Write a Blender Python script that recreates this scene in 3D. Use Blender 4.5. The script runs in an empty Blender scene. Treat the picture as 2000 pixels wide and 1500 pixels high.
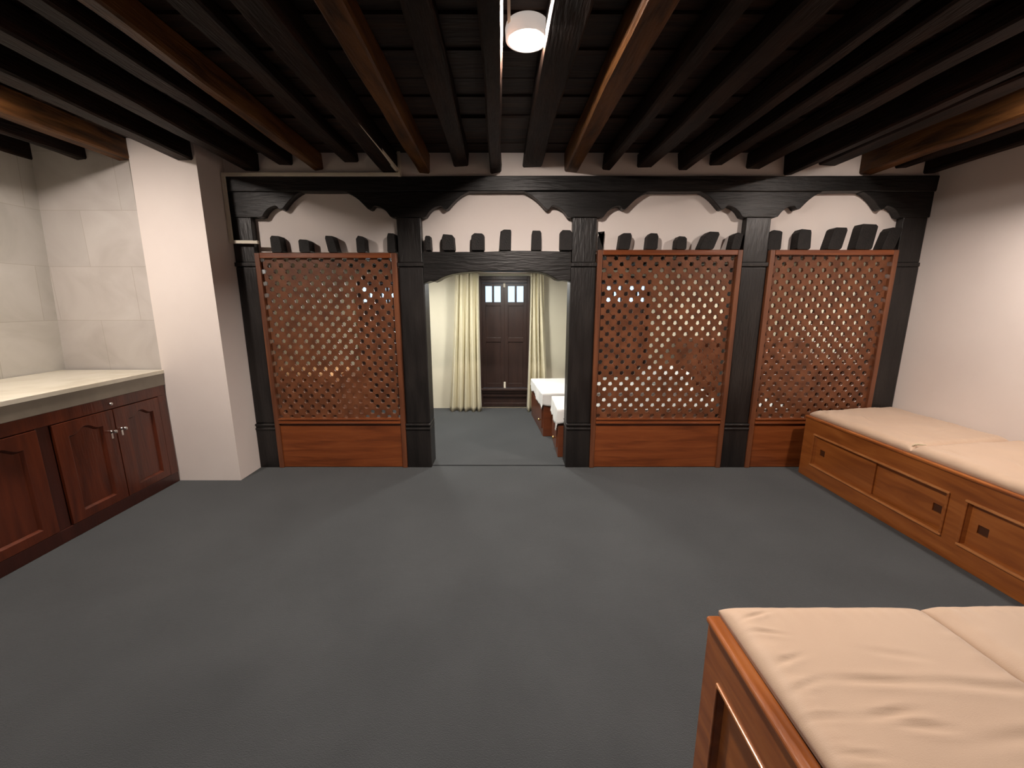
import bpy, bmesh, math, random
from mathutils import Vector, Matrix, noise
R = random.Random(7)
C = bpy.context.scene.collection
S = bpy.context.scene

# ------------------------------------------------------------------ camera
F_PX = 790.0
cd = bpy.data.cameras.new('camera')
cd.sensor_fit = 'HORIZONTAL'; cd.sensor_width = 36.0
cd.lens = F_PX / 2000 * 36
cd.clip_start = 0.02
cam = bpy.data.objects.new('camera', cd); C.objects.link(cam)
cam.location = (0, 0, 1.45)
cam.rotation_euler = (math.radians(90) - math.atan(158 / F_PX), 0, 0)
S.camera = cam

# ------------------------------------------------------------------ daylight outside the windows
w = bpy.data.worlds.new('daylight'); S.world = w; w.use_nodes = True
bg = w.node_tree.nodes['Background']
bg.inputs[0].default_value = (0.62, 0.80, 1.0, 1); bg.inputs[1].default_value = 1.7

# ------------------------------------------------------------------ view
S.view_settings.view_transform = 'Standard'; S.view_settings.look = 'None'
S.view_settings.gamma = 1.0; S.view_settings.use_curve_mapping = False
S.view_settings.exposure = 0.0
MAIN_LAMP = 2350.0      # emission of the round ceiling lamps, main room
SIDE_LAMP = 1400.0      # the lamp over the counter and the added one over the long bench
INNER_LAMP = 320.0     # emission of the ceiling lamps of the inner room
LAMP_COL = (1.0, 0.875, 0.785)
INNER_COL = (1.0, 0.97, 0.90)
S.cycles.use_denoising = True
S.cycles.max_bounces = 8; S.cycles.diffuse_bounces = 5; S.cycles.sample_clamp_indirect = 4.0

# ------------------------------------------------------------------ materials
def s2l(c):
    return tuple(((x/255)/12.92 if x/255 <= .04045 else ((x/255+.055)/1.055)**2.4) for x in c)

def mat(name, col, rough=.6, spec=.5, coat=0, metal=0, emis=None, es=0, trans=0):
    m = bpy.data.materials.new(name); m.use_nodes = True
    b = m.node_tree.nodes['Principled BSDF']
    b.inputs['Base Color'].default_value = (*col, 1)
    b.inputs['Roughness'].default_value = rough
    b.inputs['Specular IOR Level'].default_value = spec
    b.inputs['Coat Weight'].default_value = coat
    b.inputs['Coat Roughness'].default_value = .2
    b.inputs['Metallic'].default_value = metal
    b.inputs['Transmission Weight'].default_value = trans
    if emis:
        b.inputs['Emission Color'].default_value = (*emis, 1); b.inputs['Emission Strength'].default_value = es
    return m

def N(m, t, **k):
    n = m.node_tree.nodes.new(t)
    for a, v in k.items():
        if a in n.inputs: n.inputs[a].default_value = v
        else: setattr(n, a, v)
    return n

def varied(name, cols, rough=.6, scale=(1, 1, 1), nscale=4, detail=6, dist=0, bump=0, bscale=None, spec=.5, coat=0, rvar=0, coord='Object', sheen=0, fine=None):
    """principled material: colour ramp over a stretched noise plus bump"""
    m = mat(name, cols[0], rough, spec, coat)
    L = m.node_tree.links; b = m.node_tree.nodes['Principled BSDF']
    tc = N(m, 'ShaderNodeTexCoord'); mp = N(m, 'ShaderNodeMapping'); mp.inputs['Scale'].default_value = scale
    L.new(tc.outputs[coord], mp.inputs[0])
    nz = N(m, 'ShaderNodeTexNoise'); nz.inputs['Scale'].default_value = nscale; nz.inputs['Detail'].default_value = detail; nz.inputs['Distortion'].default_value = dist
    L.new(mp.outputs[0], nz.inputs['Vector'])
    rp = N(m, 'ShaderNodeValToRGB')
    e = rp.color_ramp.elements
    lo, hi = .30, .70
    e[0].position = lo; e[0].color = (*cols[0], 1); e[1].position = hi; e[1].color = (*cols[-1], 1)
    for i, c in enumerate(cols[1:-1]):
        x = e.new(lo + (hi-lo)*(i+1)/(len(cols)-1)); x.color = (*c, 1)
    L.new(nz.outputs['Fac'], rp.inputs[0])
    L.new(rp.outputs[0], b.inputs['Base Color'])
    if rvar:
        mr = N(m, 'ShaderNodeMapRange'); mr.inputs['To Min'].default_value = rough-rvar; mr.inputs['To Max'].default_value = rough+rvar
        L.new(nz.outputs['Fac'], mr.inputs[0]); L.new(mr.outputs[0], b.inputs['Roughness'])
    if bump:
        n2 = N(m, 'ShaderNodeTexNoise'); n2.inputs['Scale'].default_value = bscale or nscale*4; n2.inputs['Detail'].default_value = 4
        L.new(mp.outputs[0] if fine is None else tc.outputs[coord], n2.inputs['Vector'])
        bp = N(m, 'ShaderNodeBump'); bp.inputs['Strength'].default_value = bump; bp.inputs['Distance'].default_value = .01
        L.new(n2.outputs['Fac'], bp.inputs['Height']); L.new(bp.outputs[0], b.inputs['Normal'])
        if coat: L.new(bp.outputs[0], b.inputs['Coat Normal'])
    if sheen: b.inputs['Sheen Weight'].default_value = sheen
    return m

def K(*c): return s2l(c)
M = {}
M['plaster'] = varied('plaster_wall', [K(222, 212, 206), K(230, 221, 215)], .75, nscale=1.5, bump=.12, bscale=14, spec=.25)
M['plaster_inner'] = varied('plaster_inner', [K(214, 208, 186), K(222, 216, 196)], .8, nscale=1.5, bump=.1, bscale=14, spec=.2)
M['carpet'] = varied('grey_carpet', [K(60, 63, 65), K(64, 67, 69), K(68, 71, 73)], .97, nscale=2.2, detail=10, bump=.55, bscale=260, spec=.1, sheen=.15, fine=1)
M['black_wood'] = varied('black_painted_timber', [K(21, 19, 18), K(28, 25, 24), K(37, 33, 31)], .40, scale=(3, 3, .6), nscale=4, bump=.35, bscale=22, spec=.45, rvar=.08)
M['black_beam'] = varied('black_painted_beam', [K(17, 16, 15), K(22, 20, 19), K(30, 27, 26)], .42, scale=(.5, 3, 3), nscale=5, bump=.4, bscale=20, spec=.3, rvar=.08)
M['joist'] = varied('dark_joist_timber', [K(14, 8, 5), K(28, 16, 10), K(46, 28, 17)], .62, scale=(6, .8, 6), nscale=3, detail=8, dist=.6, bump=.5, bscale=14, spec=.2)
M['joist_pale'] = varied('worn_joist_timber', [K(42, 26, 14), K(88, 56, 28), K(108, 72, 38)], .5, scale=(6, .8, 6), nscale=3, detail=8, dist=.6, bump=.5, bscale=14, spec=.2)
M['stub'] = varied('sooty_joist_timber', [K(18, 16, 15), K(30, 26, 24)], .6, scale=(5, 1, 5), nscale=4, bump=.5, bscale=20, spec=.3)
M['plank'] = varied('dark_ceiling_planks', [K(22, 14, 10), K(44, 29, 21), K(60, 41, 28)], .6, scale=(.7, 7, 3), nscale=3, detail=8, dist=.3, bump=.5, bscale=10, spec=.3)
M['lattice'] = varied('varnished_lattice', [K(84, 50, 33), K(104, 63, 41), K(120, 75, 50)], .42, scale=(1, 1, 1), nscale=9, bump=.15, bscale=60, spec=.3)
M['screen_v'] = varied('screen_varnish_upright', [K(84, 47, 29), K(104, 60, 37), K(118, 71, 44)], .42, scale=(8, 8, .7), nscale=3, bump=.12, bscale=20, spec=.45, coat=.25)
M['screen_h'] = varied('screen_varnish_level', [K(96, 48, 22), K(120, 62, 29), K(138, 76, 38)], .34, scale=(.7, 8, 7), nscale=2.5, detail=8, dist=.8, bump=.1, bscale=14, spec=.45, coat=.3)
M['cab'] = varied('cabinet_varnish', [K(64, 25, 11), K(82, 34, 15), K(96, 42, 20)], .32, scale=(7, 7, .8), nscale=2.5, detail=8, dist=.6, bump=.12, bscale=14, spec=.5, coat=.35)
M['cab_dark'] = varied('cabinet_varnish_dark', [K(52, 22, 14), K(64, 27, 18)], .35, scale=(7, 7, .8), nscale=2.5, bump=.1, bscale=14, coat=.3)
M['bench'] = varied('bench_varnish', [K(128, 70, 30), K(150, 86, 38), K(166, 100, 48)], .33, scale=(1.1, .7, 6), nscale=2.5, detail=8, dist=1.2, bump=.1, bscale=12, spec=.5, coat=.35)
M['bench_side'] = varied('bench_varnish_side', [K(122, 66, 30), K(146, 82, 38), K(166, 100, 50)], .3, scale=(5, .9, 5), nscale=2.5, detail=8, dist=1.4, bump=.1, bscale=12, spec=.5, coat=.4)
M['bead'] = varied('highlight_varnish_bead', [K(176, 112, 62), K(200, 138, 84)], .3, nscale=6, coat=.4)  # paler than the bench: highlight along the level beads put into the colour
M['pull'] = mat('dark_finger_pull', K(70, 38, 18), .5)
M['fabric'] = varied('beige_cushion_fabric', [K(184, 157, 134), K(191, 165, 142)], .62, nscale=3, bump=.10, bscale=420, spec=.35, sheen=.25, fine=1)
M['counter'] = varied('cream_marble', [K(205, 198, 178), K(218, 212, 194), K(226, 220, 204)], .22, nscale=3, detail=10, dist=1.2, spec=.5)
M['counter_edge'] = varied('shaded_edge_stone', [K(118, 110, 98), K(136, 128, 114)], .4, nscale=5, detail=8)  # counter stone darkened: shade on the front edge put into its colour
M['pvc'] = mat('cream_trunking', K(226, 218, 200), .45)
M['metal'] = mat('lamp_ring_metal', K(220, 205, 190), .35, metal=.3)
M['ring'] = mat('frosted_lamp_ring', K(240, 225, 210), .5, emis=LAMP_COL, es=.42)
M['chrome'] = mat('chrome', (.75, .73, .70), .18, metal=1)
M['brass'] = mat('brass', (.85, .62, .28), .25, metal=1)
M['shutter'] = varied('dark_shutter_wood', [K(46, 32, 28), K(58, 40, 34)], .4, scale=(5, 5, 1), nscale=3, bump=.2, bscale=14)
M['curtain'] = varied('cream_curtain', [K(206, 198, 168), K(214, 206, 178)], .8, nscale=3, bump=.08, bscale=200, spec=.2, sheen=.2, fine=1)
M['sheet'] = varied('white_sheet', [K(228, 228, 226), K(236, 236, 232)], .8, nscale=3, bump=.05, bscale=100, spec=.2)
M['bed_wood'] = varied('bed_wood', [K(96, 50, 30), K(120, 66, 40)], .35, scale=(1, 6, 6), nscale=2.5, detail=8, dist=.5, bump=.1, bscale=14, coat=.3)
M['peach'] = mat('peach_cushion', K(226, 176, 128), .8)
M['glass'] = mat('window_glass', (.95, .98, 1), .02, trans=1)
M['dark'] = mat('shadow_gap_wood', K(38, 24, 16), .6)
M['lamp'] = mat('lit_diffuser', (1, 1, 1), .4, emis=LAMP_COL, es=MAIN_LAMP)
M['lamp_side'] = mat('lit_side_diffuser', (1, 1, 1), .4, emis=LAMP_COL, es=SIDE_LAMP)
M['lamp_inner'] = mat('lit_inner_diffuser', (1, 1, 1), .4, emis=INNER_COL, es=INNER_LAMP)

def tile_mat(name, ax, size, col, joint):
    """large stone tiles: grid of thin joints in the wall's plane, marbled colour"""
    m = varied(name, col, .4, nscale=2.6, detail=10, dist=.8, bump=0, spec=.4)
    L = m.node_tree.links; b = m.node_tree.nodes['Principled BSDF']
    ramp = [n for n in m.node_tree.nodes if n.type == 'VALTORGB'][0]
    tc = [n for n in m.node_tree.nodes if n.type == 'TEX_COORD'][0]
    sp = N(m, 'ShaderNodeSeparateXYZ'); cb = N(m, 'ShaderNodeCombineXYZ')
    L.new(tc.outputs['Object'], sp.inputs[0])
    L.new(sp.outputs[ax], cb.inputs[0]); L.new(sp.outputs[2], cb.inputs[1])
    br = N(m, 'ShaderNodeTexBrick'); br.offset = .5
    br.inputs['Scale'].default_value = 1; br.inputs['Mortar Size'].default_value = .0022
    br.inputs['Brick Width'].default_value = size[0]; br.inputs['Row Height'].default_value = size[1]
    br.inputs['Color1'].default_value = (1, 1, 1, 1); br.inputs['Color2'].default_value = (.9, .9, .9, 1)
    br.inputs['Mortar'].default_value = (*joint, 1)
    ad = N(m, 'ShaderNodeVectorMath', operation='ADD'); ad.inputs[1].default_value = (.24, -.12, 0)
    L.new(cb.outputs[0], ad.inputs[0]); L.new(ad.outputs[0], br.inputs['Vector'])
    mx = N(m, 'ShaderNodeMix', data_type='RGBA', blend_type='MULTIPLY'); mx.inputs[0].default_value = 1
    L.new(ramp.outputs[0], mx.inputs[6]); L.new(br.outputs[0], mx.inputs[7]); L.new(mx.outputs[2], b.inputs['Base Color'])
    return m
M['tile_b'] = tile_mat('stone_tiles_back', 0, (.62, .40), [K(180, 174, 168), K(194, 188, 183), K(202, 197, 192)], (.78, .76, .72))
M['tile_l'] = tile_mat('stone_tiles_left', 1, (.62, .40), [K(174, 171, 163), K(190, 187, 180), K(198, 195, 189)], (.78, .76, .72))

# ------------------------------------------------------------------ mesh building
class MB:
    def __init__(s): s.bm = bmesh.new()
    def poly(s, pts):
        return s.bm.faces.new([s.bm.verts.new(p) for p in pts])
    def hexa(s, p):
        """8 points: bottom ring 0-3, top ring 4-7"""
        v = [s.bm.verts.new(q) for q in p]
        for f in ((3, 2, 1, 0), (4, 5, 6, 7), (0, 1, 5, 4), (1, 2, 6, 5), (2, 3, 7, 6), (3, 0, 4, 7)):
            s.bm.faces.new([v[i] for i in f])
        return s
    def box(s, x0, x1, y0, y1, z0, z1):
        return s.hexa([(x0, y0, z0), (x1, y0, z0), (x1, y1, z0), (x0, y1, z0), (x0, y0, z1), (x1, y0, z1), (x1, y1, z1), (x0, y1, z1)])
    def prism(s, pts, a, b, f=lambda u, v, d: (u, d, v)):
        """outline (u,v) extruded from depth a to depth b"""
        n = len(pts)
        A = [s.bm.verts.new(f(u, v, a)) for u, v in pts]; B = [s.bm.verts.new(f(u, v, b)) for u, v in pts]
        s.bm.faces.new(A); s.bm.faces.new(B[::-1])
        for i in range(n): s.bm.faces.new([A[(i+1) % n], A[i], B[i], B[(i+1) % n]])
        return s
    def ring(s, inner, outer, a, b, f=lambda u, v, d: (u, d, v), inner_b=None):
        """plate with a hole: front at depth a, back at depth b; inner_b = slanted inner outline at the back"""
        n = len(inner); ib = inner_b or inner
        Ia = [s.bm.verts.new(f(u, v, a)) for u, v in inner]; Oa = [s.bm.verts.new(f(u, v, a)) for u, v in outer]
        Ib = [s.bm.verts.new(f(u, v, b)) for u, v in ib]; Ob = [s.bm.verts.new(f(u, v, b)) for u, v in outer]
        for i in range(n):
            j = (i+1) % n
            s.bm.faces.new([Ia[i], Ia[j], Oa[j], Oa[i]]); s.bm.faces.new([Ob[i], Ob[j], Ib[j], Ib[i]])
            s.bm.faces.new([Ib[i], Ib[j], Ia[j], Ia[i]]); s.bm.faces.new([Oa[i], Oa[j], Ob[j], Ob[i]])
        return s
    def lathe(s, prof, c, axis='z', n=28):
        """profile [(r,h)] around an axis through c"""
        rings = []
        for r, h in prof:
            row = []
            for k in range(n):
                a = 2*math.pi*k/n; p = (r*math.cos(a), r*math.sin(a), h)
                if axis == 'x': p = (p[2], p[0], p[1])
                if axis == 'y': p = (p[0], p[2], p[1])
                row.append(s.bm.verts.new((c[0]+p[0], c[1]+p[1], c[2]+p[2])))
            rings.append(row)
        for a, b in zip(rings, rings[1:]):
            for k in range(n): s.bm.faces.new([a[k], a[(k+1) % n], b[(k+1) % n], b[k]])
        s.bm.faces.new(rings[0][::-1]); s.bm.faces.new(rings[-1])
        return s
    def tube(s, pts, r, n=10):
        rings = []
        for i, p in enumerate(pts):
            p = Vector(p)
            t = (Vector(pts[min(i+1, len(pts)-1)]) - Vector(pts[max(i-1, 0)])).normalized()
            u = t.orthogonal().normalized() if i == 0 else (pu - t*pu.dot(t)).normalized()
            pu = u; q = t.cross(u)
            rings.append([s.bm.verts.new(p + r*(math.cos(2*math.pi*k/n)*u + math.sin(2*math.pi*k/n)*q)) for k in range(n)])
        for a, b in zip(rings, rings[1:]):
            for k in range(n): s.bm.faces.new([a[k], a[(k+1) % n], b[(k+1) % n], b[k]])
        s.bm.faces.new(rings[0][::-1]); s.bm.faces.new(rings[-1])
        return s
    def beam(s, x0, x1, y0, y1, z0, z1, seg=14, jit=.004, bev=.012, slope=0.0, seed=0, axis='y'):
        """hand-hewn timber along y (or x): bevelled section whose edges wander; slope = sideways drift per metre"""
        rings = []
        for i in range(seg+1):
            t = i/seg
            if axis == 'y':
                L = y0+(y1-y0)*t; off = slope*(y1-L); a0, a1 = x0, x1
            else:
                L = x0+(x1-x0)*t; off = 0; a0, a1 = y0, y1
            row = []
            P = [(a0+bev, z0), (a1-bev, z0), (a1, z0+bev), (a1, z1-bev), (a1-bev, z1), (a0+bev, z1), (a0, z1-bev), (a0, z0+bev)]
            for k, (a, z) in enumerate(P):
                kk = (0, 1, 1, 2, 2, 3, 3, 0)[k]
                ja = jit*noise.noise(Vector((L*1.7, kk*5.1+seed*3.7, 1.3)))*2
                jz = jit*noise.noise(Vector((L*1.9, kk*4.3+seed*2.9, 7.7)))*2
                row.append(s.bm.verts.new((a+off+ja, L, z+jz) if axis == 'y' else (L, a+ja, z+jz)))
            rings.append(row)
        for a, b in zip(rings, rings[1:]):
            for k in range(8): s.bm.faces.new([a[k], a[(k+1) % 8], b[(k+1) % 8], b[k]])
        s.bm.faces.new(rings[0][::-1]); s.bm.faces.new(rings[-1])
        return s
    def xf(s, m):
        bmesh.ops.transform(s.bm, matrix=m, verts=s.bm.verts); return s
    def build(s, name, material, parent=None, local=False, bevel=0, smooth=False, seg=2):
        """link as ONE object. World-space vertices are shifted to the parent's (or their own) origin unless local."""
        bm = s.bm
        bmesh.ops.recalc_face_normals(bm, faces=bm.faces)
        me = bpy.data.meshes.new(name)
        o = bpy.data.objects.new(name, me); C.objects.link(o)
        if parent is not None:
            o.parent = parent
            if not local:
                q = parent; org = Vector((0, 0, 0))
                while q is not None: org += q.location; q = q.parent
                bmesh.ops.translate(bm, vec=-org, verts=bm.verts)
        elif not local:
            cs = [v.co for v in bm.verts]
            org = Vector(((min(c.x for c in cs)+max(c.x for c in cs))/2, (min(c.y for c in cs)+max(c.y for c in cs))/2, min(c.z for c in cs)))
            bmesh.ops.translate(bm, vec=-org, verts=bm.verts); o.location = org
        bm.to_mesh(me); bm.free()
        me.materials.append(material)
        if smooth:
            for p in me.polygons: p.use_smooth = True
        if bevel:
            b = o.modifiers.new('b', 'BEVEL'); b.width = bevel; b.segments = seg; b.limit_method = 'ANGLE'; b.angle_limit = math.radians(40)
        return o

def tag(o, label, cat, group=None, kind=None):
    o['label'] = label; o['category'] = cat
    if group: o['group'] = group
    if kind: o['kind'] = kind
    return o
def thing(name, label, cat, loc=(0, 0, 0), group=None, rz=0, kind=None):
    o = bpy.data.objects.new(name, None); C.objects.link(o); o.location = loc; o.rotation_euler = (0, 0, rz)
    return tag(o, label, cat, group, kind)
def struct(name, mb, m, **k):
    o = mb.build(name, m, **k); o['kind'] = 'structure'; return o
def copy_tree(o, parent=None):
    c = o.copy(); C.objects.link(c); c.parent = parent
    for ch in list(o.children): copy_tree(ch, c)
    return c

# ================================================================== the room
XR = 3.335          # right wall
YS = 3.433          # screen line
YF = 5.52           # far wall of the inner room
struct('floor', MB().box(-3.75, 3.8, -4.1, 5.7, -.08, 0), M['carpet'])
struct('wall_right', MB().box(XR, XR+.12, -4.1, 3.60, 0, 2.75), M['plaster'])
struct('wall_behind', MB().box(-3.75, XR, -4.1, -3.98, 0, 2.75), M['plaster'])
# left tiled wall leans a little, as in the room
struct('wall_left', MB().hexa([(-3.75, -4.0, 0), (-3.60, -4.0, 0), (-3.60, 3.2, 0), (-3.75, 3.2, 0), (-3.75, -4.0, 2.75), (-3.44, -4.0, 2.75), (-3.44, 3.2, 2.75), (-3.75, 3.2, 2.75)]), M['tile_l'])
struct('wall_tiled', MB().box(-3.75, -2.762, 3.172, 3.60, 0, 2.75), M['tile_b'])
struct('wall_pier', MB().hexa([(-2.78, 3.153, 0), (-2.262, 3.153, 0), (-2.262, 3.60, 0), (-2.78, 3.60, 0), (-2.735, 3.153, 2.75), (-2.262, 3.153, 2.75), (-2.262, 3.60, 2.75), (-2.735, 3.60, 2.75)]), M['plaster'])
# plaster above the lintel and, set back, behind the arches
struct('wall_back', MB().box(-2.262, XR, 3.445, 3.60, 2.4245, 2.75), M['plaster'])
struct('wall_arches', MB().box(-2.262, XR, 3.5005, 3.60, 1.862, 2.4245), M['plaster'])

# ceiling of planks laid across the joists, with uneven thickness
mb = MB(); y = -4.0; k = 0
while y < 3.45:
    wd = R.uniform(.10, .19); dz = R.uniform(0, .022)
    mb.box(-3.75, XR+.1, y, y+wd-.006, 2.590+dz, 2.66); y += wd
mb.box(-3.75, XR+.1, -4.0, 3.5, 2.64, 2.70)
struct('ceiling', mb, M['plank'])

# ------------------------------------------------------------------ joists of the main ceiling
J = [(-3.543, -3.444, 2.462), (-3.139, -3.062, 2.462), (-2.846, -2.743, 2.458), (-2.406, -2.290, 2.455),
     (-2.103, -1.986, 2.467), (-1.83, -1.718, 2.508), (-1.558, -1.485, 2.471), (-1.317, -1.201, 2.53), (-1.014, -0.894, 2.449),
     (-0.734, -0.645, 2.452), (-0.46, -0.34, 2.5), (-0.176, -0.088, 2.449), (0.084, 0.232, 2.497), (0.405, 0.521, 2.463),
     (0.709, 0.777, 2.467), (0.976, 1.1, 2.489), (1.297, 1.377, 2.475), (1.542, 1.654, 2.511), (1.836, 1.948, 2.486),
     (2.131, 2.207, 2.438), (2.408, 2.548, 2.511), (2.728, 2.833, 2.438), (3.004, 3.104, 2.489), (3.235, 3.331, 2.452)]
ORD = ['first', 'second', 'third', 'fourth', 'fifth', 'sixth', 'seventh', 'eighth', 'ninth', 'tenth', 'eleventh', 'twelfth']
PALE = {2: 1, 6: 1, 9: 1, 13: 1, 21: 1}
for i, (a, b, z) in enumerate(J):
    if i <= 11:
        k = 11-i; lb = 'dark hewn ceiling joist, %s from the lit lamp toward the tiled wall' % ORD[k]
    else:
        k = i-12; lb = 'dark hewn ceiling joist, %s from the lit lamp toward the wall above the long bench' % ORD[k]
    if i in PALE: lb = lb.replace('dark hewn', 'worn brown')
    y1 = 3.20 if i < 4 else 3.47
    sl = .030 if i < 20 else .018
    if i == 23: sl = -.006
    if i == 22: sl = .010
    if i < 3: sl = .012
    o = MB().beam(a, b, -3.97, y1, z, 2.598, seg=40, jit=.006, bev=.010, slope=sl, seed=i).build('ceiling_joist', M['joist_pale' if i in PALE else 'joist'])
    tag(o, lb, 'joist', 'joists of the main ceiling', 'thing')

# ------------------------------------------------------------------ lamps of the main ceiling
def round_lamp(loc, label, glow, r=.086, group='round ceiling lamps'):
    t = thing('ceiling_lamp', label, 'ceiling light', loc, group)
    MB().lathe([(r, .056), (r+.004, .04), (r+.002, .004), (r-.006, 0), (r-.026, .001), (r-.030, .02)], (0, 0, 0), n=48).build('housing', M['ring'], t, local=True, smooth=True, bevel=0)
    MB().lathe([(r-.029, .012), (r-.030, .003), (r-.034, -.002), (r-.042, -.006), (.03, -.009), (.004, -.010)], (0, 0, 0), n=48).build('diffuser', glow, t, local=True, smooth=True)
    return t
lamp = round_lamp((.062, 1.905, 2.505), 'round lit ceiling lamp glowing between two dark joists', M['lamp'])
MB().box(-.080, -.068, -1.3, -.004, .035, .050).build('cable_cover', M['pvc'], lamp, local=True, bevel=.002)
def lamp_copy(loc, label):
    c = copy_tree(lamp)   # a lamp with its parts
    for ch in c.children:
        if ch.name.startswith('diffuser'): ch.data = ch.data.copy(); ch.data.materials[0] = M['lamp_side']
    c.location = loc; c['label'] = label; return c
lamp_copy((-2.56, 1.95, 2.52), 'round lit ceiling lamp above the stone counter')
lamp_copy((2.655, 2.0, 2.53), 'added unseen round ceiling lamp above the long cushioned bench')  # lamp added out of view to brighten the bench and right wall

# ------------------------------------------------------------------ trunking for the cable
t = thing('cable_trunking', 'thin cream cable trunking running along a joist and down beside the black post', 'cable trunking', (-.87, 3.40, 2.43))
MB().hexa([(-.862, -1.5, 2.466), (-.838, -1.5, 2.466), (-.882, 3.425, 2.452), (-.906, 3.425, 2.452), (-.862, -1.5, 2.490), (-.838, -1.5, 2.490), (-.882, 3.425, 2.476), (-.906, 3.425, 2.476)]).build('ceiling_run', M['pvc'], t, bevel=.002)
mb = MB(); mb.box(-.889, -.866, 3.410, 3.434, 2.417, 2.600); mb.build('drop', M['pvc'], t, bevel=.002)
MB().box(-2.255, -.866, 3.388, 3.410, 2.417, 2.441).build('lintel_run', M['pvc'], t, bevel=.002)
MB().box(-2.257, -2.233, 3.388, 3.410, 1.92, 2.417).build('post_run', M['pvc'], t, bevel=.002)
MB().hexa([(-2.233, 3.386, 1.918), (-2.030, 3.386, 1.915), (-2.030, 3.410, 1.915), (-2.233, 3.410, 1.918), (-2.233, 3.386, 1.942), (-2.030, 3.386, 1.939), (-2.030, 3.410, 1.939), (-2.233, 3.410, 1.942)]).build('cross_run', M['pvc'], t, bevel=.002)

# ================================================================== timber frame
# lintel
o = MB().beam(-2.262, XR, 3.412, 3.50, 2.312, 2.424, seg=70, jit=.004, bev=.006, axis='x', seed=3).build('lintel_beam', M['black_beam'])
tag(o, 'long black timber lintel beam resting across the carved brackets under the joists', 'beam', None, 'thing')

POSTS = [(-2.262, -2.088, 'black timber post between the white pier and the lattice screen'),
         (-.936, -.722, 'black timber post between the doorway and the lattice screen near the counter'),
         (.480, .692, 'black timber post between the doorway and the middle lattice screen'),
         (1.870, 2.088, 'black timber post between the two lattice screens near the cushioned bench'),
         (3.132, XR-.001, 'black timber post against the plaster wall above the long bench')]
for i, (a, b, lb) in enumerate(POSTS):
    t = thing('timber_post', lb, 'post', ((a+b)/2, YS+.09, 0), 'posts of the black timber frame')
    y1 = 3.62
    MB().box(a, b, YS, y1, .405, 1.742).build('shaft', M['black_wood'], t, bevel=.012)
    a2, b2 = (a, b) if i in (0, 4) else (a+.004, b-.006)
    MB().box(a-.002 if i else a, b+.004 if i < 4 else b, YS-(.012 if i < 4 else .003), y1, 1.742, 1.775).build('capital', M['black_wood'], t, bevel=.006)
    MB().box(a2+.004, b2-.004, YS+.004, 3.50, 1.775, 2.130).build('neck', M['black_wood'], t, bevel=.006)
    for z0, z1 in ((.388, .408), (.350, .372)):
        MB().box(a if i in (0, 3) else a-.003, b if i == 4 else b+.003, YS-.018, y1, z0, z1).build('moulding', M['black_wood'], t, bevel=.007, seg=3)
    MB().box(a+.001, b-.001, YS-.004, y1, .370, .390).build('moulding_neck', M['black_wood'], t)
    MB().box(a-.001 if i else a, b if i == 4 else b+.001, YS-.010, y1, 0, .350).build('base_block', M['black_wood'], t, bevel=.004)

# carved brackets (two scalloped arms on each post)
ARM = [(0, 2.122), (.012, 2.118), (.040, 2.126), (.052, 2.142), (.068, 2.163), (.090, 2.182), (.115, 2.196), (.140, 2.204),
       (.163, 2.207), (.174, 2.199), (.186, 2.184), (.200, 2.179), (.216, 2.184), (.232, 2.200), (.255, 2.224), (.285, 2.252), (.320, 2.278), (.355, 2.298), (.385, 2.311)]
def bracket(a, b, arms, label, prot, sc=(1, 1)):
    pts = []
    if arms[0]: pts += [(a-d*sc[0], z) for d, z in reversed(ARM)]
    else: pts += [(a, 2.311), (a, 2.122)]
    if arms[1]: pts += [(b+d*sc[1], z) for d, z in ARM]
    else: pts += [(b, 2.122), (b, 2.311)]
    o = MB().prism(pts, prot, 3.498).build('carved_bracket', M['black_beam'], bevel=.003)
    return tag(o, label, 'bracket', 'scalloped brackets under the lintel', 'thing')
bracket(-2.262, -2.03, (0, 1), 'scalloped black bracket with one arm on the post beside the white pier', 3.424, (1, .95))
bracket(-.930, -.726, (1, 1), 'scalloped black bracket on the doorway post nearer the counter', 3.420)
bracket(.484, .690, (1, 1), 'scalloped black bracket on the doorway post nearer the middle screen', 3.420)
bracket(1.874, 2.082, (1, 1), 'scalloped black bracket on the post between the two joined screens', 3.422, (1, .95))
bracket(3.132, XR-.002, (1, 0), 'wide scalloped black bracket in the corner above the bench wall', 3.424, (.95, 1))

# door header with its shallow arch
pts = [(-.722, 1.858), (-.722, 1.612), (-.668, 1.628), (-.640, 1.622), (-.610, 1.634), (-.580, 1.652), (-.54, 1.668), (-.49, 1.682), (-.42, 1.694), (-.29, 1.706),
       (-.10, 1.709), (.12, 1.706), (.22, 1.698), (.28, 1.684), (.33, 1.662), (.365, 1.640), (.395, 1.632), (.43, 1.634), (.480, 1.628), (.480, 1.858)]
pts += [(.2, 1.864), (0, 1.866), (-.2, 1.857), (-.5, 1.856)]
o = MB().prism(pts, 3.415, 3.58).build('door_header', M['black_beam'], bevel=.005)
tag(o, 'black timber header with a shallow arched underside over the open doorway', 'lintel', None, 'thing')
# carpeted threshold
struct('trim_threshold', MB().box(-.722, .480, 3.46, 3.60, 0, .009), M['carpet'], bevel=.006)

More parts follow.
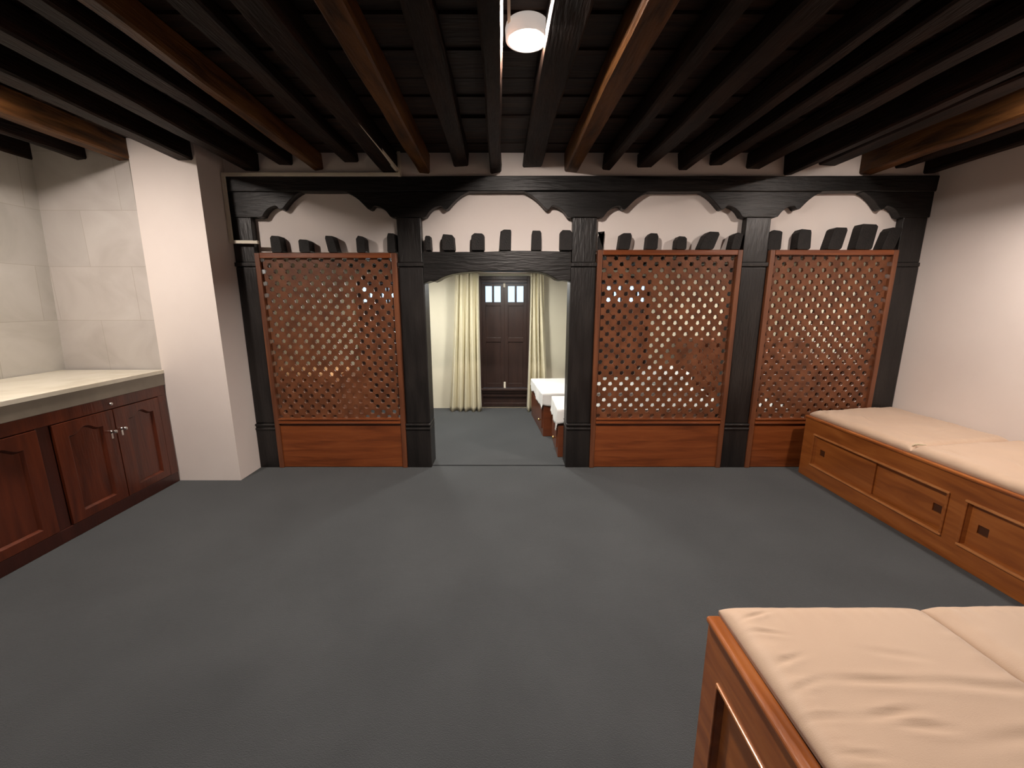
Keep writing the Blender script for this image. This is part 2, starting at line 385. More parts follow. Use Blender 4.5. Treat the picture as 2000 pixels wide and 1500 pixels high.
# ================================================================== lattice screens
PITCH = .0953/math.sqrt(2)
def strips(mb, x0, x1, z0, z1, sgn, ya, yb, ph, notch=.0195):
    """parallel strips at 45 degrees whose edges are notched into half octagons, cut to the rectangle"""
    cx, cz = (x0+x1)/2, (z0+z1)/2
    Lh = math.hypot(x1-x0, z1-z0)/2+.05
    n = int(Lh/PITCH)+2
    u = Vector((math.cos(math.pi/4), sgn*math.sin(math.pi/4))); v = Vector((-u.y, u.x))
    hw = PITCH/2-.0008; r = notch
    b = MB()
    for i in range(-n, n+1):
        c = (i+ph)*PITCH
        # visible chord of this strip inside the rectangle (roughly)
        edge = []
        m = int(Lh/PITCH)+2
        def keep(s):
            p = u*s+v*c
            return abs(p.x) < (x1-x0)/2+PITCH and abs(p.y) < (z1-z0)/2+PITCH
        ks = [k for k in range(-m, m+1) if keep(k*PITCH)]
        if not ks: continue
        for k in ks:
            s0 = (k+.5)*PITCH
            # notch centred on the hole at (k+.5)
            edge += [(s0-r, hw), (s0-r*.45, PITCH/2-r*.98), (s0+r*.45, PITCH/2-r*.98), (s0+r, hw)]
        up = [(s, c+h) for s, h in edge]; dn = [(s, c-h) for s, h in reversed(edge)]
        st, en = ks[0]*PITCH, (ks[-1]+1)*PITCH
        ol = [(st, c-hw), (st, c+hw)] + up + [(en, c+hw), (en, c-hw)] + dn
        P = []
        for s, h in ol:
            q = u*s+v*h; P.append((cx+q.x, cz+q.y))
        # notched outline split into one convex-ish cell per pitch
        for k in ks:
            a = k*PITCH; s0 = a+PITCH/2
            cell = [(a, hw), (s0-r, hw), (s0-r*.45, PITCH/2-r*.98), (s0+r*.45, PITCH/2-r*.98), (s0+r, hw), (a+PITCH, hw),
                    (a+PITCH, -hw), (s0+r, -hw), (s0+r*.45, -(PITCH/2-r*.98)), (s0-r*.45, -(PITCH/2-r*.98)), (s0-r, -hw), (a, -hw)]
            W = []
            for s, h in cell:
                q = u*s+v*(c+h); W.append((cx+q.x, cz+q.y))
            A = [b.bm.verts.new((X, ya, Z)) for X, Z in W]; B = [b.bm.verts.new((X, yb, Z)) for X, Z in W]
            # faces: three quads front/back
            for q in ((0, 1, 10, 11), (1, 2, 9, 10), (2, 3, 8, 9), (3, 4, 7, 8), (4, 5, 6, 7)):
                b.bm.faces.new([A[j] for j in q]); b.bm.faces.new([B[j] for j in reversed(q)])
            for j in range(12):
                if j in (5, 11): continue
                j2 = (j+1) % 12
                b.bm.faces.new([A[j2], A[j], B[j], B[j2]])
    bmesh.ops.remove_doubles(b.bm, verts=b.bm.verts, dist=1e-5)
    for co, no in (((x0, 0, 0), (-1, 0, 0)), ((x1, 0, 0), (1, 0, 0)), ((0, 0, z0), (0, 0, -1)), ((0, 0, z1), (0, 0, 1))):
        g = b.bm.verts[:]+b.bm.edges[:]+b.bm.faces[:]
        bmesh.ops.bisect_plane(b.bm, geom=g, plane_co=co, plane_no=no, clear_outer=True)
    me = bpy.data.meshes.new('tmp'); b.bm.to_mesh(me); b.bm.free(); mb.bm.from_mesh(me); bpy.data.meshes.remove(me)

def screen(x0, x1, ztop, label, front, ph=(0, 0)):
    t = thing('lattice_screen', label, 'screen', ((x0+x1)/2, YS+.01, 0), 'lattice screens between the black posts')
    yf, yb = YS-.020, YS+.045
    sw = .042
    g = .0015
    MB().box(x0+g, x0+sw, yf, yb, 0, ztop).build('stile', M['screen_v'], t, bevel=.004)
    MB().box(x1-sw, x1-g, yf, yb, 0, ztop).build('stile', M['screen_v'], t, bevel=.004)
    MB().box(x0+sw, x1-sw, yf, yb, ztop-.040, ztop).build('top_rail', M['screen_h'], t, bevel=.004)
    mb = MB(); mb.box(x0+sw, x1-sw, yf, yb, .412, .458); mb.box(x0+sw, x1-sw, yf-.008, yf+.01, .446, .458); mb.box(x0+sw, x1-sw, yf-.006, yf+.01, .412, .422)
    mb.build('middle_rail', M['screen_h'], t, bevel=.004)
    MB().box(x0+sw-.012, x1-sw+.012, yf+.014, yf+.034, .004, .412).build('bottom_panel', M['screen_h'], t, bevel=.002)
    mb = MB()
    a, b = (1, -1) if front > 0 else (-1, 1)
    strips(mb, x0+sw-.006, x1-sw+.006, .450, ztop-.034, a, YS+.006, YS+.018, ph[0])
    strips(mb, x0+sw-.006, x1-sw+.006, .450, ztop-.034, b, YS+.0181, YS+.030, ph[1])
    mb.build('lattice', M['lattice'], t)
    return t
screen(-2.088, -.936, 1.848, 'brown lattice screen beside the white pier, nearest the counter', -1)
screen(.692, 1.870, 1.872, 'brown lattice screen beside the doorway, midway along the black frame', -1)
screen(2.088, 3.132, 1.872, 'brown lattice screen partly behind the end of the long cushioned bench', 1)

# ================================================================== inner room
struct('wall_far', MB().box(-3.5, -2.08, YF, YF+.14, 0, 2.1).box(-1.50, -.44, YF, YF+.14, 0, 2.1).box(.237, 1.155, YF, YF+.14, 0, 2.1).box(1.855, 3.7, YF, YF+.14, 0, 2.1)
       .box(-2.08, -1.50, YF, YF+.14, 0, .03).box(-.44, .237, YF, YF+.14, 0, .03).box(1.155, 1.855, YF, YF+.14, 0, .03)
       .box(-2.08, -1.50, YF, YF+.14, 1.80, 2.1).box(-.44, .237, YF, YF+.14, 1.80, 2.1).box(1.155, 1.855, YF, YF+.14, 1.80, 2.1), M['plaster_inner'])
struct('wall_inner_left', MB().box(-3.5, -3.38, 3.60, YF, 0, 2.1), M['plaster_inner'])
struct('wall_inner_right', MB().box(3.58, 3.7, 3.60, YF, 0, 2.1), M['plaster_inner'])
struct('wall_inner_return', MB().box(XR+.12, 3.7, 3.50, 3.60, 0, 2.1), M['plaster_inner'])
mb = MB(); y = 3.60
while y < 5.66:
    wd = R.uniform(.10, .18); mb.box(-3.5, 3.7, y, y+wd-.004, 2.015+R.uniform(0, .012), 2.07); y += wd
struct('ceiling_inner', mb.box(-3.5, 3.7, 3.60, 5.66, 2.05, 2.1), M['plank'])

# joists of the inner ceiling; their sawn ends stick out over the screens
ST = [(526, 560, 460, 491, 0, 'A'), (581, 614, 467, 491, 3, 'A'), (634, 665, 460, 491, 12, 'A'), (693, 720, 460, 490, 2, 'A'), (754, 777, 455, 491, 0, 'A'),
      (829, 842, 460, 490, 0, 'B'), (861, 889, 457, 489, 1, 'B'), (918, 947, 455, 489, 0, 'B'), (975, 1000, 448, 490, -2, 'B'), (1036, 1059, 450, 487, 0, 'B'), (1093, 1119, 449, 490, 0, 'B'),
      (1168, 1179, 453, 486, 0, 'C'), (1205, 1234, 455, 486, -7, 'C'), (1258, 1286, 455, 486, -3, 'C'), (1314, 1342, 461, 486, 2, 'C'), (1363, 1403, 452, 486, -20, 'C'), (1422, 1450, 454, 486, -10, 'C'),
      (1502, 1526, 449, 485, 0, 'D'), (1548, 1584, 447, 485, 0, 'D'), (1610, 1650, 444, 485, -12, 'D'), (1664, 1708, 437, 485, -6, 'D'), (1716, 1755, 444, 485, -16, 'D')]
BAYN = {'A': 'over the screen by the white pier', 'B': 'over the doorway', 'C': 'over the middle screen', 'D': 'over the bench-end screen'}
th = math.atan(158/F_PX)
def at_y(px, py, Y):
    a = (px-1000)/F_PX; b = -(py-750)/F_PX
    r = (a, math.cos(th)+b*math.sin(th), -math.sin(th)+b*math.cos(th)); k = Y/r[1]
    return r[0]*k, r[2]*k+1.45
nb = {}
for i, (x0, x1, y0, y1, rot, bay) in enumerate(ST):
    YE = 3.415
    if i in (11, 17): YE = 3.47
    xa, zt = at_y(x0, y0, YE); xb, zb = at_y(x1, y1, YE)
    zb = {'A': 1.850, 'B': 1.868, 'C': 1.874, 'D': 1.874}[bay]
    if xa > 0: xa, xb = xa+.004, xb-.002
    if bay in 'CD' and rot is not None and i not in (11, 17): xa += xa*.021
    if bay == 'A': xb += xb*.021
    w_ = xb-xa; h_ = zt-zb
    if rot: w_ *= 1-abs(rot)*.006
    # end with irregular hewn outline
    q = R.uniform
    cxx = (xa+xb)/2
    kb = min(1, w_/.11)
    ol = [(-w_/2+q(0, .006), .012), (-w_/2+.012, 0), (w_/2-.010, 0), (w_/2-q(0, .006), .014), (w_/2-q(0, .010), h_-q(.014, .03)), (w_/2-q(.012, .025), h_-q(0, .008)), (-w_/2+q(.016, .04), h_), (-w_/2+q(0, .01), h_-q(.012, .03))]
    a_ = math.radians(rot)
    pts = []
    ol = [((-w_/2+(u_+w_/2)*kb) if u_ < 0 else (w_/2-(w_/2-u_)*kb), v_) for u_, v_ in ol]
    for u_, v_ in ol:
        # lean, keeping the foot flat on the timber below
        pts.append((cxx+u_-math.tan(a_)*(v_-h_/2), zb+v_))
    mb = MB(); mb.prism(pts, YE, 3.60)
    zm = min(zt, 2.008); mb.prism([(u_, zb+(v_-zb)*(zm-zb)/max(v2-zb for _, v2 in pts)) for u_, v_ in pts], 3.60, YF-.002)
    o = mb.build('floor_joist', M['stub'], bevel=.004)
    nb[bay] = nb.get(bay, 0)+1
    tag(o, '%s black joist end from the counter side, %s' % (ORD[nb[bay]-1], BAYN[bay]), 'joist', 'joist ends over the screens', 'thing')

# inner lamps: flat round lamps under the inner ceiling
for lx, ly, lb in ((-1.12, 4.62, 'flat round lamp under the inner joists, toward the peach cushion'), (-.05, 4.55, 'flat round lamp under the inner joists, before the curtained shutters'), (2.68, 4.60, 'flat round lamp under the inner joists, above the white beds')):
    t = thing('inner_lamp', lb, 'ceiling light', (lx, ly, 1.815), 'lamps of the inner room')
    MB().lathe([(.09, .033), (.098, .028), (.10, .02), (.10, 0), (.092, -.004)], (0, 0, 0), n=40).build('housing', M['metal'], t, local=True, smooth=False)
    MB().lathe([(.090, 0), (.086, -.008), (.07, -.012), (.01, -.013)], (0, 0, 0), n=40).build('diffuser', M['lamp_inner'], t, local=True, smooth=True)

# shuttered windows in the far wall
def shutters(name, x0, x1):
    z0, z1 = .03, 1.80
    wroot = bpy.data.objects.new(name, None); C.objects.link(wroot); wroot.location = ((x0+x1)/2, YF, z0); wroot['kind'] = 'structure'
    yf = YF-.03; fw = .035
    mb = MB(); mb.box(x0, x0+fw, yf, YF+.10, z0, z1).box(x1-fw, x1, yf, YF+.10, z0, z1).box(x0+fw, x1-fw, yf, YF+.10, z1-.05, z1)
    mb.box(x0+fw, x1-fw, yf-.01, YF+.10, z1-.09, z1-.05)
    mb.build('window_frame', M['shutter'], wroot, bevel=.004)
    MB().box(x0, x1, yf-.035, YF+.10, .262, .292).box(x0+.01, x1-.01, yf-.01, YF+.10, .222, .262).build('window_sill', M['shutter'], wroot, bevel=.005)
    MB().box(x0+fw, x1-fw, YF, YF+.05, z0, .222).box(x0+fw, x1-fw, yf+.005, YF+.03, z0, z0+.05).box(x0+fw, x1-fw, yf+.005, YF+.03, .17, .222).build('apron_panel', M['shutter'], wroot, bevel=.003)
    mid = (x0+x1)/2
    for a, b in ((x0+fw, mid-.001), (mid-.001, x1-fw)):
        za, zb, zp0, zp1 = .295, z1-.092, 1.463, 1.672
        w_ = b-a; pw = (w_-.05*2-.03)/2
        p1 = (a+.05, a+.05+pw); p2 = (b-.05-pw, b-.05)
        mb = MB()
        mb.box(a, p1[0], YF+.01, YF+.045, za, zb).box(p2[1], b, YF+.01, YF+.045, za, zb)
        mb.box(p1[0], p2[1], YF+.01, YF+.045, zp1, zb).box(p1[0], p2[1], YF+.01, YF+.045, zp0-.05, zp0).box(p1[1], p2[0], YF+.01, YF+.045, zp0, zp1)
        mb.box(p1[0], p2[1], YF+.01, YF+.045, .93, .99).box(p1[0], p2[1], YF+.01, YF+.045, za, za+.06)
        mb.box(p1[0], p2[1], YF+.022, YF+.04, za+.06, .93).box(p1[0], p2[1], YF+.022, YF+.04, .99, zp0-.05)
        lf = mb.build('shutter_leaf', M['shutter'], wroot, bevel=.002)
        for pa, pb in (p1, p2):
            MB().box(pa-.002, pb+.002, YF+.026, YF+.029, zp0-.002, zp1+.002).build('pane', M['glass'], lf)
    for z in (1.70, .33):
        m_ = MB().box(mid-.014, mid+.014, YF-.004, YF+.012, z-.045, z+.045)
        m_.build('bolt', M['pvc'], wroot, bevel=.004)
    return wroot
shutters('window_1', -2.08, -1.50)
shutters('window_2', -.44, .237)
shutters('window_3', 1.155, 1.855)

# curtains on a thin rod
o = MB().tube([(-1.0, 5.36, 1.835), (.62, 5.36, 1.835)], .010).build('curtain_rod', M['metal'], smooth=True)
tag(o, 'thin curtain rod over the shuttered opening of the inner room', 'curtain rod')
def curtain(xt0, xt1, xb0, xb1, label, folds, zt, seed):
    nx, nz = 90, 30
    bm = bmesh.new(); rows = []
    for j in range(nz+1):
        t = j/nz; z = zt*(1-t)+.006
        row = []
        a = xt0+(xb0-xt0)*t**1.2; b = xt1+(xb1-xt1)*t**1.6
        for i in range(nx+1):
            s = i/nx
            amp = .022+.022*t
            ph = s*folds*2*math.pi+seed
            x = a+(b-a)*s+.010*math.sin(ph*.5+t*2)
            y = 5.36-.008+amp*math.sin(ph+.35*math.sin(t*3+seed))+.012*noise.noise(Vector((s*6, t*3, seed)))
            zz = z-.012*abs(math.sin(ph*.5))*t if j == nz else z
            row.append(bm.verts.new((x, y, max(zz, .003))))
        rows.append(row)
    for a, b in zip(rows, rows[1:]):
        for i in range(nx): bm.faces.new([a[i], a[i+1], b[i+1], b[i]])
    m_ = MB(); m_.bm = bm
    o = m_.build('curtain', M['curtain'], smooth=True)
    sd = o.modifiers.new('s', 'SOLIDIFY'); sd.thickness = .004
    return tag(o, label, 'curtain', 'cream curtains')
curtain(-.735, -.425, -.86, -.410, 'cream curtain hanging clear of the beds, on the counter side of the shutters', 5, 1.835, .7)
curtain(.235, .400, .205, .50, 'cream curtain whose hem is hidden by the white bed', 4, 1.835, 2.1)

# beds
def sheet_block(x0, x1, y0, y1, z0, z1, drop_x, drop_y, seed, amp=.012):
    """soft sheet-covered mattress: rounded block with creased top and skirts hanging by drop at x0 and y0"""
    nx, ny = 60, 40
    bm = bmesh.new(); g = []
    for j in range(ny+1):
        row = []
        for i in range(nx+1):
            s, t = i/nx, j/ny
            # unfold: the first 15% hangs down on each open side
            fx = min(s/.15, 1); fy = min(t/.15, 1)
            x = x0+(max(s-.15, 0)/.85)*(x1-x0); y = y0+(max(t-.15, 0)/.85)*(y1-y0)
            n = noise.noise(Vector((s*7, t*9, seed)))
            z = z1+amp*n
            drop_x_ = drop_x*(.75+.45*(1-t)+.35*noise.noise(Vector((t*6, 1.5, seed)))); drop_y_ = drop_y*(1+.25*noise.noise(Vector((s*7, 5.5, seed))))
            if fx < 1: z -= (1-fx)*drop_x_; x -= .012*math.sin(t*17)*(1-fx)*.6; x -= .012*(1-fx)+.010*noise.noise(Vector((t*30, 3, seed))) * (1-fx)
            if fy < 1: z -= (1-fy)*drop_y_*(1 if fx >= 1 else fx); y -= .012*(1-fy)+.010*noise.noise(Vector((s*30, 8, seed)))*(1-fy)
            z = max(z, z1-max(drop_x_, drop_y_)-.01*n)
            row.append(bm.verts.new((x, y, z)))
        g.append(row)
    for a, b in zip(g, g[1:]):
        for i in range(nx): bm.faces.new([a[i], a[i+1], b[i+1], b[i]])
    m_ = MB(); m_.bm = bm; return m_
def bed(x0, x1, y0, y1, h, label, seed, drop):
    t = thing('box_bed', label, 'bed', ((x0+x1)/2, (y0+y1)/2, 0), 'beds of the inner room')
    b = MB(); b.box(x0+.012, x1, y0+.012, y1, 0, h).build('body', M['bed_wood'], t, bevel=.004)
    d = MB(); ym = y0+.06; d.box(x0, x0+.014, ym, y1-.06, .08, h-.06)
    dr = d.build('drawer', M['bed_wood'], t, bevel=.004)
    MB().lathe([(.006, 0), (.007, -.012), (.014, -.018), (.017, -.026), (.012, -.034), (.002, -.036)], (x0, y0+.62 if y1-y0 > 1 else y0+.10, .17), axis='x', n=20).build('knob', M['brass'], dr, smooth=True)
    MB().box(x0+.02, x1-.01, y0+.02, y1-.01, h, h+.10).build('mattress', M['sheet'], t, bevel=.03, seg=4)
    o = sheet_block(x0, x1, y0, y1, h+.07, h+.115, drop, drop*.9, seed).build('bed_sheet', M['sheet'], smooth=True)
    sd = o.modifiers.new('s', 'SOLIDIFY'); sd.thickness = .003
    return t, o
t, o = bed(.335, 2.20, 4.275, 5.19, .37, 'wooden box bed with a brass knob, farther of the two, by the curtain', 1, .13)
tag(o, 'white sheet over the farther bed by the curtain', 'bed sheet', 'white bed sheets')
turned = [t, o]
t, o = bed(.425, 2.65, 3.66, 4.22, .36, 'wooden box bed with a brass knob, just inside the doorway post', 5, .16)
tag(o, 'white sheet draped over the bed just inside the doorway', 'bed sheet', 'white bed sheets')
px_ = MB(); bmesh.ops.create_uvsphere(px_.bm, u_segments=40, v_segments=20, radius=1)
for v_ in px_.bm.verts:
    c_ = v_.co; e_ = lambda q_: math.copysign(abs(q_)**.55, q_)
    zz = c_.z*(1-.35*(abs(e_(c_.x))**6+abs(e_(c_.y))**6)/2)
    v_.co = Vector((1.93+.25*e_(c_.x), 4.78+.36*e_(c_.y), .585+.10*zz+.006*noise.noise(c_*4)))
tag(px_.build('bed_pillow', M['sheet'], smooth=True), 'white pillow at the chest end of the farther bed', 'pillow')
turned.append(bpy.data.objects['bed_pillow'])
piv = turned[0].location.copy(); rz = Matrix.Rotation(math.radians(5.5), 3, 'Z')
for q_ in turned:
    q_.location = piv + rz @ (q_.location-piv) + Vector((-.05, .085, 0)); q_.rotation_euler[2] = math.radians(5.5)
# chest beyond the beds, seen through the lattice
t = thing('wooden_chest', 'brown wooden chest beyond the white beds, seen through the lattice', 'chest', (2.75, 5.2, 0))
MB().box(2.24, 3.52, 4.90, 5.49, 0, .98).build('body', M['bed_wood'], t, bevel=.006)
MB().box(2.21, 3.54, 4.87, 5.50, .98, 1.02).build('lid', M['bed_wood'], t, bevel=.008)
MB().box(2.28, 2.86, 4.884, 4.90, .08, .92).build('door', M['bed_wood'], t, bevel=.004)
MB().box(2.90, 3.48, 4.884, 4.90, .08, .92).build('door', M['bed_wood'], t, bevel=.004)
t = thing('side_cabinet', 'brown side cabinet behind the screen at the bench end, seen through the lattice', 'cabinet', (3.2, 4.3, 0))
MB().box(2.86, 3.53, 3.80, 4.82, 0, .88).build('body', M['bed_wood'], t, bevel=.006)
MB().box(2.84, 3.55, 3.78, 4.84, .88, .91).build('top', M['bed_wood'], t, bevel=.008)
MB().box(2.92, 3.47, 3.786, 3.80, .08, .82).build('front_panel', M['bed_wood'], t, bevel=.004)
# seat on the other side
t = thing('low_chest', 'red brown low wooden chest seen through the lattice near the counter', 'chest', (-2.5, 4.8, 0))
MB().box(-3.25, -1.93, 4.40, 5.30, 0, .54).build('body', M['bed_wood'], t, bevel=.006)
MB().box(-3.27, -1.91, 4.38, 5.32, .54, .57).build('lid', M['bed_wood'], t, bevel=.008)
MB().box(-3.15, -2.05, 4.386, 4.40, .08, .48).build('front_panel', M['bed_wood'], t, bevel=.004)
o = MB().box(-3.22, -2.12, 4.62, 5.28, .5705, .66).build('seat_cushion', M['peach'], bevel=.035, seg=4, smooth=True)
tag(o, 'peach cushion on the low chest seen through the lattice', 'cushion')

# ================================================================== base cabinet and counter (local: x out of the wall, y = -distance from the pier)
YAW = math.radians(1.0)
base = (-2.762, 3.150, 0)
def cab_front(u, v, d): return (d, -u, v)         # u = distance from pier, v = height, d = depth (x)
t = thing('base_cabinet', 'reddish brown base cabinet with arched doors under the stone counter', 'cabinet', base, rz=YAW)
CL = 2.9
MB().box(-.74, -.022, -CL, -.004, 0, .815).build('body', M['cab'], t, local=True, bevel=.003)
mb = MB(); mb.box(-.022, 0, -CL, -.004, .738, .815).build('top_rail', M['cab'], t, local=True, bevel=.003)
MB().box(-.022, -.004, -CL, -.004, 0, .085).build('plinth', M['cab_dark'], t, local=True, bevel=.003)
MB().box(-.022, -.001, -.080, -.004, .085, .738).build('end_stile', M['cab'], t, local=True, bevel=.003)
MB().box(-.022, -.010, -.912, -.842, .085, .738).build('dark_stile', M['cab_dark'], t, local=True, bevel=.003)
MB().box(-.022, -.010, -CL, -1.672, .085, .738).build('blank_panel', M['cab'], t, local=True, bevel=.003)
def arch_outline(u0, u1, z0, zs, za, n=14):
    """rectangle whose top swells into an arch, walked from bottom-left counter-clockwise"""
    pts = [(u0, z0), (u1, z0), (u1, zs)]
    for k in range(1, n):
        s = 1-k/n; a = abs(2*s-1)
        hgt = (0 if a > .80 else .5*(1+math.cos(math.pi*a/.80)))
        pts.append((u0+(u1-u0)*s, zs+(za-zs)*hgt))
    pts.append((u0, zs)); return pts
def door(u0, u1, pu0, pu1, knob_u, name='door'):
    inner = arch_outline(pu0, pu1, .145, .640, .678)
    outer = []
    for (u, v) in inner:
        if v == .145: outer.append((u0 if u == pu0 else u1, .090))
        elif (u, v) == (pu1, .640): outer.append((u1, .732))
        elif (u, v) == (pu0, .640): outer.append((u0, .732))
        else: outer.append((u0+(u1-u0)*(u-pu0)/(pu1-pu0), .732))
    cu, cv = (pu0+pu1)/2, .4
    ib = [(cu+(u-cu)*.90, cv+(v-cv)*.955) for u, v in inner]
    dd = MB().ring(inner, outer, 0.004, -.014, cab_front, inner_b=ib).build(name, M['cab'], t, local=True, bevel=.002)
    MB().prism(ib, -.012, -.018, cab_front).build('door_panel', M['cab'], dd, local=True)
    if knob_u is not None:
        MB().lathe([(.010, .0), (.012, .003), (.006, .006), (.005, .016), (.012, .022), (.014, .029), (.009, .036), (.002, .038)], (.004, -knob_u, .585), axis='x', n=20).build('knob', M['chrome'], dd, local=True, smooth=True)
        MB().box(.003, .006, -knob_u-.007, -knob_u+.007, .535, .572).build('escutcheon', M['chrome'], dd, local=True, bevel=.001)
    return dd
door(.086, .452, .145, .352, .417)
door(.458, .836, .540, .757, .492)
door(.918, 1.288, .998, 1.215, None)
door(1.294, 1.668, 1.372, 1.590, None)
MB().lathe([(.012, 0), (.013, .003), (.008, .008), (.002, .009)], (0, -.455, .772), axis='x', n=20).build('lock', M['chrome'], t, local=True, smooth=True)
t = thing('stone_counter', 'cream stone counter slab on the brown base cabinet in the tiled corner', 'countertop', base, rz=YAW)
MB().box(-.78, .012, -CL, .004, .905, .935).build('slab', M['counter'], t, local=True, bevel=.003)
MB().box(-.74, .006, -CL, -.001, .815, .905).build('edge_fascia', M['counter_edge'], t, local=True, bevel=.003)

# ================================================================== benches and cushions
def rect(u0, u1, v0, v1): return [(u0, v0), (u1, v0), (u1, v1), (u0, v1)]
def cushion(x0, x1, y0, y1, z0, z1, seed, creases=(), nx=110, ny=80, edge=.055, puff=.010, skew=0.0, skewy=0.0):
    """padded cushion: closed mesh, rounded edge, soft swell and gathered creases"""
    bm = bmesh.new(); top = []; bot = []
    for j in range(ny+1):
        rt, rb = [], []
        for i in range(nx+1):
            # denser near the borders
            s = .5-.5*math.cos(math.pi*i/nx); t_ = .5-.5*math.cos(math.pi*j/ny)
            x = x0+(x1-x0)*s+skewy*(t_-.5); y = y0+(y1-y0)*t_+skew*(s-.5)
            dx = min(s, 1-s)*(x1-x0); dy = min(t_, 1-t_)*(y1-y0)
            ex = min(dx/edge, 1); ey = min(dy/edge, 1)
            prof = math.sqrt(max(0, 1-(1-ex)**2))*math.sqrt(max(0, 1-(1-ey)**2))
            z = z0+.012+(z1-z0-.012)*prof
            z += puff*(noise.noise(Vector((x*3.1, y*3.1, seed)))+.5*noise.noise(Vector((x*8, y*8, seed+4))))*prof
            # border puckers
            pk = .0035*noise.noise(Vector((y*38, seed, 0)))*math.exp(-((dx-.04)/.03)**2) if s < .5 else .0035*noise.noise(Vector((y*38, seed+9, 0)))*math.exp(-((dx-.04)/.03)**2)
            pk += .0035*noise.noise(Vector((x*38, seed, 5)))*math.exp(-((dy-.04)/.03)**2)
            z += pk
            for (cx, cy, ln, wd, ang, dp) in creases:
                ca, sa = math.cos(ang), math.sin(ang)
                u = (x-cx)*ca+(y-cy)*sa; v = -(x-cx)*sa+(y-cy)*ca+.10*u*u
                z += dp*math.exp(-(u/ln)**2)*(math.exp(-(v/wd)**2)*-1+.6*math.exp(-((v-1.6*wd)/wd)**2)+.6*math.exp(-((v+1.6*wd)/wd)**2))
            rt.append(bm.verts.new((x, y, z))); rb.append(bm.verts.new((x, y, z0)) if i in (0, nx) or j in (0, ny) else None)
        top.append(rt); bot.append(rb)
    for a, b in zip(top, top[1:]):
        for i in range(nx): bm.faces.new([a[i], a[i+1], b[i+1], b[i]])
    ring = [(j, i) for j, i in ([(0, i) for i in range(nx)]+[(j, nx) for j in range(ny)]+[(ny, i) for i in range(nx, 0, -1)]+[(j, 0) for j in range(ny, 0, -1)])]
    n = len(ring)
    for k in range(n):
        a, b = ring[k], ring[(k+1) % n]
        bm.faces.new([top[a[0]][a[1]], bot[a[0]][a[1]], bot[b[0]][b[1]], top[b[0]][b[1]]])
    bm.faces.new([bot[a[0]][a[1]] for a in ring])
    m_ = MB(); m_.bm = bm; return m_

# ---- long bench along the right wall, front at x = XB
XB = 2.505
def bf(u, v, d): return (d, u, v)      # u = y, v = z, d = x
t = thing('long_bench', 'long varnished storage bench with sliding doors against the plaster wall', 'bench', ((XB+XR)/2, 1.2, 0))
BY0, BY1, BH = -1.0, 3.322, .498
cuts = [(3.190, 2.155), (2.045, 1.010), (.900, -.135)]
# face frame built as plates around each opening, joined into one mesh
mb = MB()
seams = [BY1, 2.10, .955, -.19]
for (hi, lo), top_, bot_ in zip(cuts, seams, seams[1:]):
    inner = rect(lo, hi, .128, .382); outer = rect(bot_, top_, 0, BH)
    ib = rect(lo+.008, hi-.008, .136, .374)
    mb.ring(inner, outer, XB, XB+.022, bf, inner_b=ib)
mb.box(XB, XB+.022, BY0, -.19, 0, BH)
bmesh.ops.remove_doubles(mb.bm, verts=mb.bm.verts, dist=1e-5)
bmesh.ops.delete(mb.bm, geom=[f for f in mb.bm.faces if any(all(abs(v.co.y-q_) < 1e-4 for v in f.verts) for q_ in seams[1:])], context='FACES')
mb.build('face_frame', M['bench'], t, bevel=.0025)
mb = MB(); mb.box(XB+.022, XR-.004, BY1-.022, BY1, 0, BH).box(XB+.022, XR-.004, BY0, BY0+.022, 0, BH).box(XB+.06, XR-.004, BY0+.022, BY1-.022, .03, BH-.001).build('carcass', M['bench_side'], t, bevel=.002)
MB().box(XB-.010, XB+.050, BY0, BY1+.004, BH, BH+.022).build('front_lip', M['bench_side'], t, bevel=.009, seg=3)
for hi, lo in cuts:
    for a, b, c, d_ in ((lo-.014, hi+.014, .378, .392), (lo-.014, hi+.014, .118, .132)):
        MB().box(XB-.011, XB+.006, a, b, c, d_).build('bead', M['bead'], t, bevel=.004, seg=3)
    for a in (lo-.014, hi):
        MB().box(XB-.009, XB+.006, a, a+.014, .132, .378).build('bead', M['bench'], t, bevel=.004, seg=3)
    mid = lo+(hi-lo)*.47
    for a, b, dx, py in ((lo, mid+.02, .030, lo+.065), (mid-.005, hi, .018, hi-.075)):
        pin = rect(py-.026, py+.026, .225, .275)
        d1 = MB().ring(pin, rect(a+.001, b-.001, .126, .384), XB+dx, XB+dx+.010, bf).build('sliding_door', M['bench'], t)
        MB().box(XB+dx+.007, XB+dx+.010, py-.026, py+.026, .225, .275).build('finger_pull', M['pull'], d1)

cr = [(2.75, 3.0, .12, .012, 1.2, .004), (3.05, 2.75, .10, .012, .4, .004), (2.7, 2.62, .06, .008, 1.4, .005)]
zc = BH+.0225
c = cushion(XB+.012, XR-.008, 2.490, 3.372, zc, zc+.052, 3.1, cr, skew=.14).build('bench_cushion', M['fabric'], smooth=True)
tag(c, 'beige seat cushion at the far end of the long bench, against the lattice', 'cushion', 'cushions on the long bench')
cr = [(2.8, 2.1, .16, .014, 1.0, .005), (2.72, 1.9, .12, .012, 1.3, .005), (3.0, 1.8, .14, .012, .6, .004), (2.65, 2.3, .07, .008, 1.5, .005)]
c = cushion(XB+.012, XR-.008, 1.560, 2.484, zc, zc+.056, 8.3, cr, skew=.12).build('bench_cushion', M['fabric'], smooth=True)
tag(c, 'beige seat cushion second from the lattice on the long bench', 'cushion', 'cushions on the long bench')
c = cushion(XB+.012, XR-.008, .600, 1.50, zc, zc+.055, 5.3, (), nx=50, ny=40).build('bench_cushion', M['fabric'], smooth=True)
tag(c, 'beige seat cushion third from the lattice on the long bench', 'cushion', 'cushions on the long bench')
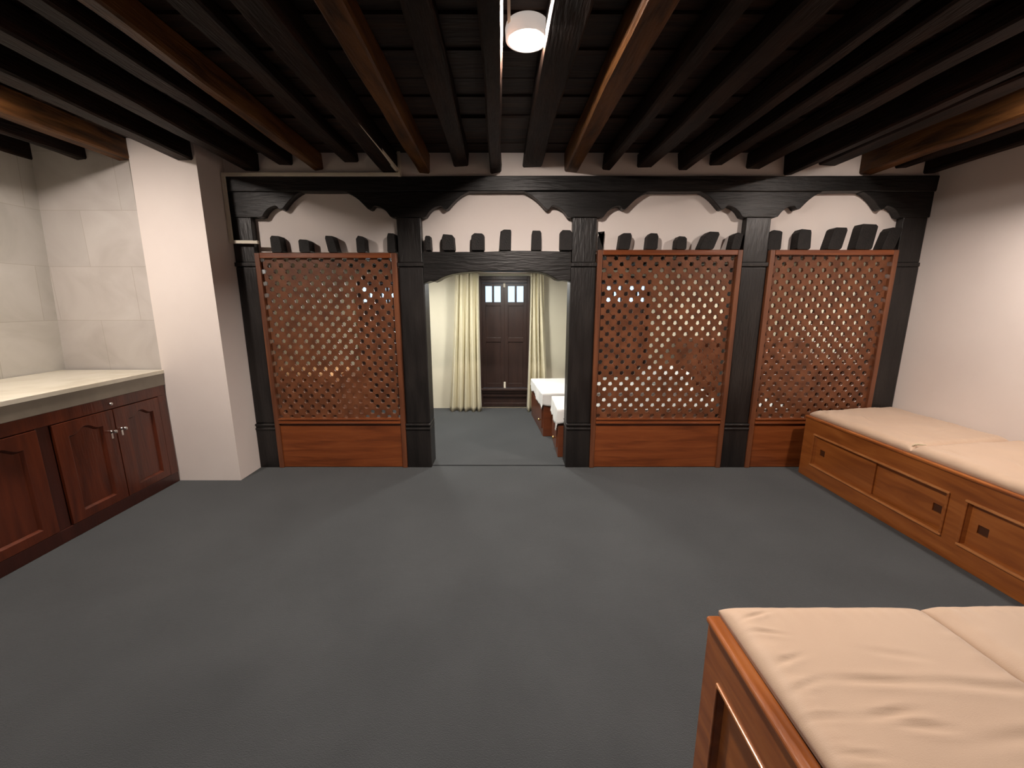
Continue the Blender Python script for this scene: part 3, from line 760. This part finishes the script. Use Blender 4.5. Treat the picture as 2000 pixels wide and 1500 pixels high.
# loose tie strings at the seam
mb = MB()
for k in range(3):
    x = XB+.03+.012*k
    mb.tube([(x, 2.445+.004*k, zc+.016), (x+.006, 2.44, zc+.045), (x+.02+.006*k, 2.435-.01*k, zc+.056), (x+.03, 2.425-.012*k, zc+.060)], .0022, n=6)
tag(mb.build('tie_string', M['curtain'], smooth=True), 'small knotted tie strings at the seam of the bench cushions', 'tie')

# ---- nearer bench in the corner of the view
X0, X1, Y0, Y1, NH = .544, 2.30, .20, .969, .585
t = thing('box_bench', 'varnished box bench standing free on the carpet, end panel facing the cabinet', 'bench', ((X0+X1)/2, (Y0+Y1)/2, 0))
mb = MB()
inner = rect(.300, .886, .10, .455); ib = rect(.308, .878, .108, .447)
mb.ring(inner, rect(Y0, Y1, 0, NH), X0, X0+.024, bf, inner_b=ib).build('end_frame', M['bench_side'], t, bevel=.0025)
MB().box(X0+.016, X0+.024, .290, .896, .09, .465).build('end_panel', M['bench'], t)
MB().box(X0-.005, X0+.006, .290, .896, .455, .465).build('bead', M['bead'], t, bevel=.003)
MB().box(X0-.005, X0+.006, .886, .896, .09, .455).build('bead', M['bench_side'], t, bevel=.003)
MB().box(X0+.024, X1, Y0, Y1, 0, NH-.001).build('carcass', M['bench'], t, bevel=.003)
MB().box(X0-.008, X0+.034, Y0, Y1+.004, NH, NH+.020).build('end_lip', M['bench_side'], t, bevel=.009, seg=4)
MB().box(X0+.034, X1, Y1-.03, Y1+.002, NH, NH+.018).build('back_lip', M['bench_side'], t, bevel=.008, seg=3)
zc = NH+.0205
cr = []
for k in range(9):
    cr.append((X0+.085+R.uniform(-.01, .02), .93-.07*k+R.uniform(-.012, .012), .035+R.uniform(0, .02), .006, R.uniform(-.15, .35), .0035+.0016*(k > 4)))
cr += [(.80, .735, .085, .009, -.05, .004), (1.05, .715, .16, .012, -.12, .004), (.76, .665, .05, .008, .12, .006), (.80, .640, .05, .009, -.1, .004), (1.0, .62, .12, .012, .08, .003),
       (.90, .80, .06, .010, -.2, .002), (1.2, .66, .12, .012, -.25, .003)]
c = cushion(X0+.032, 1.128, .22, Y1+.004, zc, zc+.040, 11.3, cr, nx=170, ny=150, edge=.05, puff=.006, skewy=-.01).build('seat_cushion', M['fabric'], smooth=True)
tag(c, 'wrinkled beige cushion on the free-standing box bench, over the varnished end panel', 'cushion', 'cushions on the box bench')
c = cushion(1.134, 1.76, .22, Y1+.004, zc, zc+.048, 17.3, [(1.35, .8, .12, .012, .3, .003)], nx=90, ny=80, edge=.045, puff=.006, skewy=-.01).build('seat_cushion', M['fabric'], smooth=True)
tag(c, 'beige cushion on the free-standing box bench, second from its end panel', 'cushion', 'cushions on the box bench')
